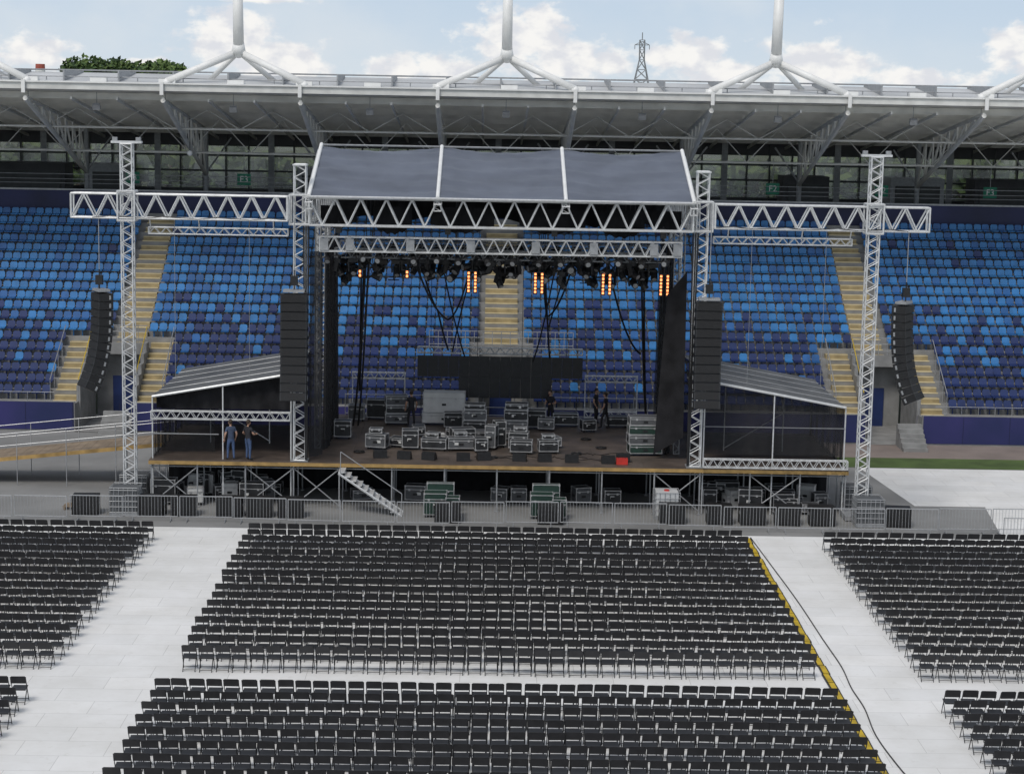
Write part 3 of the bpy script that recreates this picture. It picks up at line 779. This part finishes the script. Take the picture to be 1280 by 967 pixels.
mb=MB(); mb.box((0,0,.12),(.5,.35,.22),'red'); mb.box((0,0,.25),(.5,.35,.04),'red'); mb.beam((-.15,0,.27),(-.15,0,.34),.012,'black'); mb.beam((.15,0,.27),(.15,0,.34),.012,'black'); mb.beam((-.15,0,.34),(.15,0,.34),.014,'black'); mb.obj('red_tool_box',loc=(5.5,83.2,D))
for x in(-2.35,2.25):
    case(x-.3,81.55,.01,1.0,.8,.95,'gcase'); case(x+.45,81.3,.01,.62,.6,.8,'gcase'); case(x-.1,82.1,.01,1.2,.3,1.25,'gcase')
inst('subwoofer',sbm,(-2.1,80.5,.01)); inst('subwoofer',sbm,(2.3,80.5,.01))
for i in range(32):
    sx=-1 if i%2 else 1
    x=sx*random.uniform(9.2,14.8); y=random.choice([83.2,84.2,85.3]); h=random.uniform(.35,1.1)
    case(x,y,.01,random.uniform(.5,1.1),.6,h,random.choice(['casek','caseg','casek','casek','casew']),random.uniform(-.4,.4))
for x in(-6.0,-3.6,.2,1.0,3.8,5.2): case(x,84.5,.01,random.uniform(.6,1.),.6,random.uniform(.4,.7),random.choice(['casek','caseg']),random.uniform(-.4,.4))
mb=MB(); mb.box((0,0,.68),(.96,.9,1.02),'ibc'); mb.box((0,0,.08),(1.1,1.0,.14),'alud'); mb.beam((0,0,1.19),(0,0,1.24),.12,'red',10)
for z in(.18,.45,.7,.95,1.2):
    for y in(-.5,.5): mb.beam((-.55,y,z),(.55,y,z),.014,'galv',4)
    for x in(-.55,.55): mb.beam((x,-.5,z),(x,.5,z),.014,'galv',4)
for i in range(6):
    for y in(-.5,.5): mb.beam((-.55+i*.22,y,.14),(-.55+i*.22,y,1.2),.014,'galv',4)
mb.obj('water_tank',loc=(7.4,81.95,.01))
mb=MB()
for i in range(6): mb.box((0,-.4+i*.16,.14),(1.2,.1,.02),'woodr')
for x in(-.5,0,.5): mb.box((x,0,.07),(.1,.9,.12),'woodr')
mb.obj('pallet',loc=(-18.2,82.,.01))
case(-17.9,81.95,.17,.9,.6,.12,'casek',wheels=False)

# ---- ramp on the left
mb=MB()
xa,za,xb,zb=-15.2,2.08,-31,.35
ya,yb=86.8,89.4
n=40
for i in range(n):
    u0=i/n;u1=(i+.97)/n
    p=lambda u:(xa+(xb-xa)*u,za+(zb-za)*u)
    (x0,z0),(x1,z1)=p(u0),p(u1)
    mb.add([(x0,ya,z0),(x0,yb,z0),(x1,yb,z1),(x1,ya,z1),(x0,ya,z0-.08),(x0,yb,z0-.08),(x1,yb,z1-.08),(x1,ya,z1-.08)],[(0,1,2,3),(4,7,6,5),(0,3,7,4),(1,5,6,2),(0,4,5,1),(2,6,7,3)],'woodr')
mb.add([(xa,ya-.05,za+.02),(xb,ya-.05,zb+.02),(xb,ya-.05,zb-.16),(xa,ya-.05,za-.16)],[(0,1,2,3)],'wood')
for i in range(8):
    u=i/7; x=xa+(xb-xa)*u; z=za+(zb-za)*u
    for y in(ya-.08,yb+.05): mb.beam((x,y,0),(x,y,z+1.1),.022,'galv')
for y in(ya-.08,yb+.05):
    for dz in(.55,1.1): mb.beam((xa,y,za+dz),(xb,y,zb+dz),.02,'galv')
mb.obj('access_ramp')

# ------------------------------------------------------------ people
def person(loc,rz,shirt,pants,elb=((-.27,-.02,1.14),(.27,-.02,1.14)),wri=((-.26,.12,.92),(.26,.12,.92)),lean=0.,leg=.0,hairk='hair',shorts=False):
    J={'pel':((0,0,.95),.135),'sp':((0,.0+lean*.3,1.12),.125),'ch':((0,lean*.7,1.33),.15),'nk':((0,lean,1.48),.06),'nk2':((0,lean+.01,1.56),.055),
       'sl':((-.17,lean*.85,1.42),.07),'sr':((.17,lean*.85,1.42),.07),
       'el':(elb[0],.048),'er':(elb[1],.048),'wl':(wri[0],.033),'wr':(wri[1],.033),
       'hl':((-.09,0,.88),.095),'hr':((.09,0,.88),.095),'kl':((-.11,.03+leg,.49),.063),'kr':((.11,.03-leg,.49),.063),
       'al':((-.12,leg*1.3,.09),.045),'ar':((.12,-leg*1.3,.09),.045),'tl':((-.14,.17+leg*1.3,.045),.042),'tr':((.14,.17-leg*1.3,.045),.042)}
    E=[('pel','sp'),('sp','ch'),('ch','nk'),('nk','nk2'),('ch','sl'),('ch','sr'),('sl','el'),('sr','er'),('el','wl'),('er','wr'),('pel','hl'),('pel','hr'),('hl','kl'),('hr','kr'),('kl','al'),('kr','ar'),('al','tl'),('ar','tr')]
    ks=list(J); me=bpy.data.meshes.new('person'); me.from_pydata([J[k][0] for k in ks],[(ks.index(a),ks.index(b)) for a,b in E],[])
    o=bpy.data.objects.new('person_tmp',me); COL.objects.link(o)
    o.modifiers.new('s','SKIN'); sv=me.skin_vertices[0].data
    for i,k in enumerate(ks): r=J[k][1]; sv[i].radius=(r,r*.8 if k in('ch','sp','pel') else r); sv[i].use_root=(k=='pel')
    ss=o.modifiers.new('u','SUBSURF'); ss.levels=1; ss.render_levels=1
    dg=bpy.context.evaluated_depsgraph_get(); m2=bpy.data.meshes.new_from_object(o.evaluated_get(dg))
    bpy.data.objects.remove(o)
    m2.materials.clear()
    for k in(shirt,pants,'skin','shoe'): m2.materials.append(M[k])
    for p in m2.polygons:
        p.use_smooth=True; c=p.center
        if c.z<.1: i=3
        elif c.z<.95 and abs(c.x)<.22: i=1 if not(shorts and c.z<.5) else 2
        elif c.z>1.5: i=2
        elif abs(c.x)>.2 and c.z<1.26: i=2
        else: i=0
        p.material_index=i
    b=bpy.data.objects.new('person',m2); COL.objects.link(b); b.location=loc; b.rotation_euler=(0,0,rz)
    mb=MB(); hy=lean+.03
    mb.ball((0,hy,1.66),.115,'skin',.72,.85,1.05,12,10); mb.ball((0,hy+.1,1.645),.02,'skin',.8,1,1.2,6,5)
    for s in(-1,1):
        mb.ball((s*.085,hy,1.655),.028,'skin',.4,.8,1.1,6,5); mb.ball((s*.032,hy+.088,1.67),.012,'black',1,.6,.7,6,4)
    mb.box((0,hy+.093,1.60),(.045,.008,.01),'red')
    mb.obj('head',b,smooth=True)
    mb=MB(); mb.ball((0,hy-.018,1.69),.118,hairk,.78,.9,.95,12,8); mb.obj('hair',b,smooth=True)
    mb=MB()
    for s,e,w in((-1,elb[0],wri[0]),(1,elb[1],wri[1])):
        w=Vector(w); d=(w-Vector(e)).normalized(); sd=d.cross(Vector((0,0,1))); 
        sd=Vector((1,0,0)) if sd.length<.1 else sd.normalized(); nm=d.cross(sd)
        pc=w+d*.05; mb.ball(pc,.045,'skin',.8,.8,1,8,6)
        for i,l in enumerate((.07,.08,.075,.06)):
            st_=w+d*.08+sd*(i-1.5)*.019; md=st_+d*l*.55+nm*.008; en=md+d*l*.4+nm*.025
            mb.beam(st_,md,.010,'skin',6,.009); mb.beam(md,en,.009,'skin',6,.007)
        t0=w+d*.03+sd*.04*-s; mb.beam(t0,t0+d*.04-sd*.025*s,.012,'skin',6,.009); mb.beam(t0+d*.04-sd*.025*s,t0+d*.07-sd*.02*s,.009,'skin',6,.008)
    mb.obj('hands',b)
    return b
person((-11.65,82.75,D),.5,'tshirt2','jeans',lean=.04,leg=.05)
person((-10.9,82.78,D),-.6,'tshirt','jeans',elb=((-.3,.0,1.16),(.28,.05,1.16)),wri=((-.2,.22,1.1),(.22,.26,1.15)),leg=.03)
person((-4.15,92.0,D),.3,'tshirt','pants',leg=.1)
person((2.65,93.0,D),2.6,'tshirt','pants',wri=((-.15,.28,1.15),(.15,.28,1.15)),lean=.06)
person((5.3,92.5,D),1.2,'tshirt','pants',leg=.12)
person((4.9,93.8,D),-2.,'tshirt','pants')

# ------------------------------------------------------------ background
def tree(mb,x,y,h,r,n=420,ls=.55):
    mb.beam((x,y,0),(x+.3,y,h*.55),.35,'bark',7,.18)
    lob=[]
    for i in range(9):
        a=random.uniform(0,6.28); q=random.uniform(.1,.75)*r
        lob.append((x+q*math.cos(a),y+q*math.sin(a),h-r*.45-random.uniform(0,h*.3)*(0 if i<4 else 1)-random.uniform(0,.5),r*random.uniform(.35,.6)))
        if i<5: mb.beam((x+.2,y,h*.45),lob[-1][:3],.14,'bark',5,.05)
    for i in range(n):
        lx,ly,lz,lr=random.choice(lob)
        v=Vector((random.gauss(0,1),random.gauss(0,1),random.gauss(0,1))).normalized()*lr*random.uniform(.65,1.1)
        c=Vector((lx,ly,lz))+v; s=ls*random.uniform(.6,1.4)
        a=Vector((random.gauss(0,1),random.gauss(0,1),random.gauss(0,1))).normalized(); b=a.orthogonal().normalized()
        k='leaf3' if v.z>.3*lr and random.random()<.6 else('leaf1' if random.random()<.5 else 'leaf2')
        mb.add([c-a*s,c-b*s*.6,c+a*s,c+b*s*.6],[(0,1,2,3)],k)
mb=MB()
for i in range(13): tree(mb,-43.0+i*.93+random.uniform(-.3,.3),200+random.uniform(-4,4),21.2+random.uniform(-.3,.35)-(.5 if i in(0,12) else 0),2.2,800,.26)
for i in range(30): tree(mb,-62+i*4.2+random.uniform(-1,1),166+random.uniform(-5,8),random.uniform(12.5,14.5),4.2,380,.6)
mb.obj('distant_trees')
mb=MB(); X,Y=30.2,400; 
def pw(z): return 4.6*(1-min(z,26)/26)**.9*1.+.55 if z<26 else .5
lv=[0,6,11,15,18,20.5,22.5,24.5,26.5,28.5,30.5]
for a,b in zip(lv[:-1],lv[1:]):
    wa,wb=pw(a),pw(b)
    for (sx,sy) in((1,1),(1,-1),(-1,-1),(-1,1)):
        mb.beam((X+sx*wa,Y+sy*wa,a),(X+sx*wb,Y+sy*wb,b),.10,'alud',4)
    for s in(-1,1):
        mb.beam((X-wa,Y+s*wa,a),(X+wb,Y+s*wb,b),.055,'alud',4); mb.beam((X+wa,Y+s*wa,a),(X-wb,Y+s*wb,b),.055,'alud',4); mb.beam((X-wb,Y+s*wb,b),(X+wb,Y+s*wb,b),.055,'alud',4)
mb.beam((X,Y,30.5),(X,Y,32),.10,'alud',4)
for z,l in((21.2,3.6),(29.5,1.5)):
    for s in(-1,1):
        mb.beam((X,Y,z+.7),(X+s*l,Y,z),.07,'alud',4); mb.beam((X,Y,z),(X+s*l,Y,z),.07,'alud',4); mb.beam((X+s*l,Y,z),(X+s*l,Y,z-.9),.07,'alud',4)
mb.obj('electricity_pylon')
mb=MB(); mb.beam((-70,300,0),(-70,300,20.4),1.0,'brick',12,.75); mb.beam((-70,300,20.4),(-70,300,21.2),.78,'white',12,.75); mb.beam((-70,300,21.2),(-70,300,22),.75,'brick',12,.72); mb.obj('chimney')

# ------------------------------------------------------------ world
W=bpy.data.worlds.new('World'); S.world=W; W.use_nodes=True; nt=W.node_tree
bg=nt.nodes['Background']; bg.inputs['Strength'].default_value=.14
SUN_EL=math.radians(52); SUN_AZ=math.radians(205)
sk=nt.nodes.new('ShaderNodeTexSky'); sk.sky_type='NISHITA'; sk.sun_disc=False; sk.sun_elevation=SUN_EL; sk.sun_rotation=SUN_AZ; sk.dust_density=1.5
tc=nt.nodes.new('ShaderNodeTexCoord'); sp=nt.nodes.new('ShaderNodeSeparateXYZ'); nt.links.new(tc.outputs['Generated'],sp.inputs[0])
def mth(op,a,b=None,c=None,clamp=False):
    n=nt.nodes.new('ShaderNodeMath'); n.operation=op; n.use_clamp=clamp
    for i,v in enumerate((a,b,c)):
        if v is None: continue
        if isinstance(v,(int,float)): n.inputs[i].default_value=v
        else: nt.links.new(v,n.inputs[i])
    return n.outputs[0]
az=mth('ARCTAN2',sp.outputs[0],sp.outputs[1]); el=sp.outputs[2]
blobs=[(65,70,34,24),(190,84,40,9),(300,50,55,36),(355,80,60,24),(500,90,35,15),(560,86,40,18),(650,50,60,38),(700,75,60,30),(755,78,30,16),(850,74,50,24),(900,90,40,14),(1010,84,60,30),(1140,100,60,10),(1250,60,40,22),(1290,82,40,24),(330,4,50,6),(-60,60,50,30),(-180,70,80,25),(1400,60,70,30),(1550,75,60,25)]
den=None
for u,v,wu,wv in blobs:
    u0=u-8; v0=v-.0185*(u-640); a=(u0-608.4)/2400; e=(125-v0)/2400
    dx=mth('MULTIPLY',mth('SUBTRACT',az,a),2400/wu/1.35); dy=mth('MULTIPLY',mth('SUBTRACT',el,e),2400/wv/1.35)
    d=mth('SUBTRACT',1.,mth('SQRT',mth('ADD',mth('MULTIPLY',dx,dx),mth('MULTIPLY',dy,dy))))
    den=d if den is None else mth('MAXIMUM',den,d)
cb=nt.nodes.new('ShaderNodeCombineXYZ'); nt.links.new(az,cb.inputs[0]); nt.links.new(mth('MULTIPLY',el,1.5),cb.inputs[1])
def noise(sc,det,rgh=.6):
    n=nt.nodes.new('ShaderNodeTexNoise'); n.inputs['Scale'].default_value=sc; n.inputs['Detail'].default_value=det; n.inputs['Roughness'].default_value=rgh
    nt.links.new(cb.outputs[0],n.inputs['Vector']); return n.outputs['Fac']
n1=noise(50,10,.58); n2=noise(70,6,.5); n3=noise(9,6,.55)
dd=mth('ADD',mth('MAXIMUM',den,-.45),mth('MULTIPLY',mth('SUBTRACT',n1,.5),2.4))
def ramp(v,p0,p1):
    r=nt.nodes.new('ShaderNodeMapRange'); r.interpolation_type='SMOOTHSTEP'; nt.links.new(v,r.inputs[0]); r.inputs[1].default_value=p0; r.inputs[2].default_value=p1; return r.outputs[0]
cl=ramp(dd,.02,.5)
def mixc(f,a,b):
    m=nt.nodes.new('ShaderNodeMix'); m.data_type='RGBA'
    for i,v in((0,f),(6,a),(7,b)):
        if isinstance(v,(int,float)): m.inputs[i].default_value=v
        elif isinstance(v,tuple): m.inputs[i].default_value=v
        else: nt.links.new(v,m.inputs[i])
    return m.outputs[2]
k=1/.14
low=ramp(el,.25,.02) 
hz=mixc(ramp(el,0.,.06),(.66*k,.75*k,.83*k,1),(.52*k,.65*k,.81*k,1))
hz=mixc(mth('MULTIPLY',ramp(n3,.42,.7),.5),hz,(.76*k,.80*k,.84*k,1))
zen=mixc(.5,sk.outputs[0],(.66*k,.66*k,.64*k,1))
base=mixc(mth('MULTIPLY',low,.9),zen,hz)
cc=mixc(ramp(n2,.36,.6),(.74*k,.75*k,.79*k,1),(.96*k,.94*k,.91*k,1))
fin=mixc(mth('MULTIPLY',cl,.92),base,cc)
nt.links.new(fin,bg.inputs[0])
sl=bpy.data.lights.new('sun',type='SUN'); sl.energy=1.55; sl.angle=math.radians(18); sl.color=(1,.96,.9)
so=bpy.data.objects.new('sun',sl); COL.objects.link(so)
dirv=Vector((math.sin(SUN_AZ)*math.cos(SUN_EL),math.cos(SUN_AZ)*math.cos(SUN_EL),math.sin(SUN_EL)))
so.rotation_euler=dirv.to_track_quat('Z','Y').to_euler()

# ------------------------------------------------------------ camera
cam=bpy.data.cameras.new('camera'); co=bpy.data.objects.new('camera',cam); COL.objects.link(co)
cam.lens=67.5; cam.sensor_width=36; cam.clip_end=6000; cam.clip_start=.5
Rm=Matrix.Rotation(math.radians(-.754),4,'Z')@Matrix.Rotation(math.radians(90-8.5),4,'X')@Matrix.Rotation(math.radians(1.06),4,'Z')
co.matrix_world=Matrix.Translation((-.5,0,17.9))@Rm
S.camera=co
S.view_settings.view_transform='Standard'; S.view_settings.look='None'; S.view_settings.exposure=0
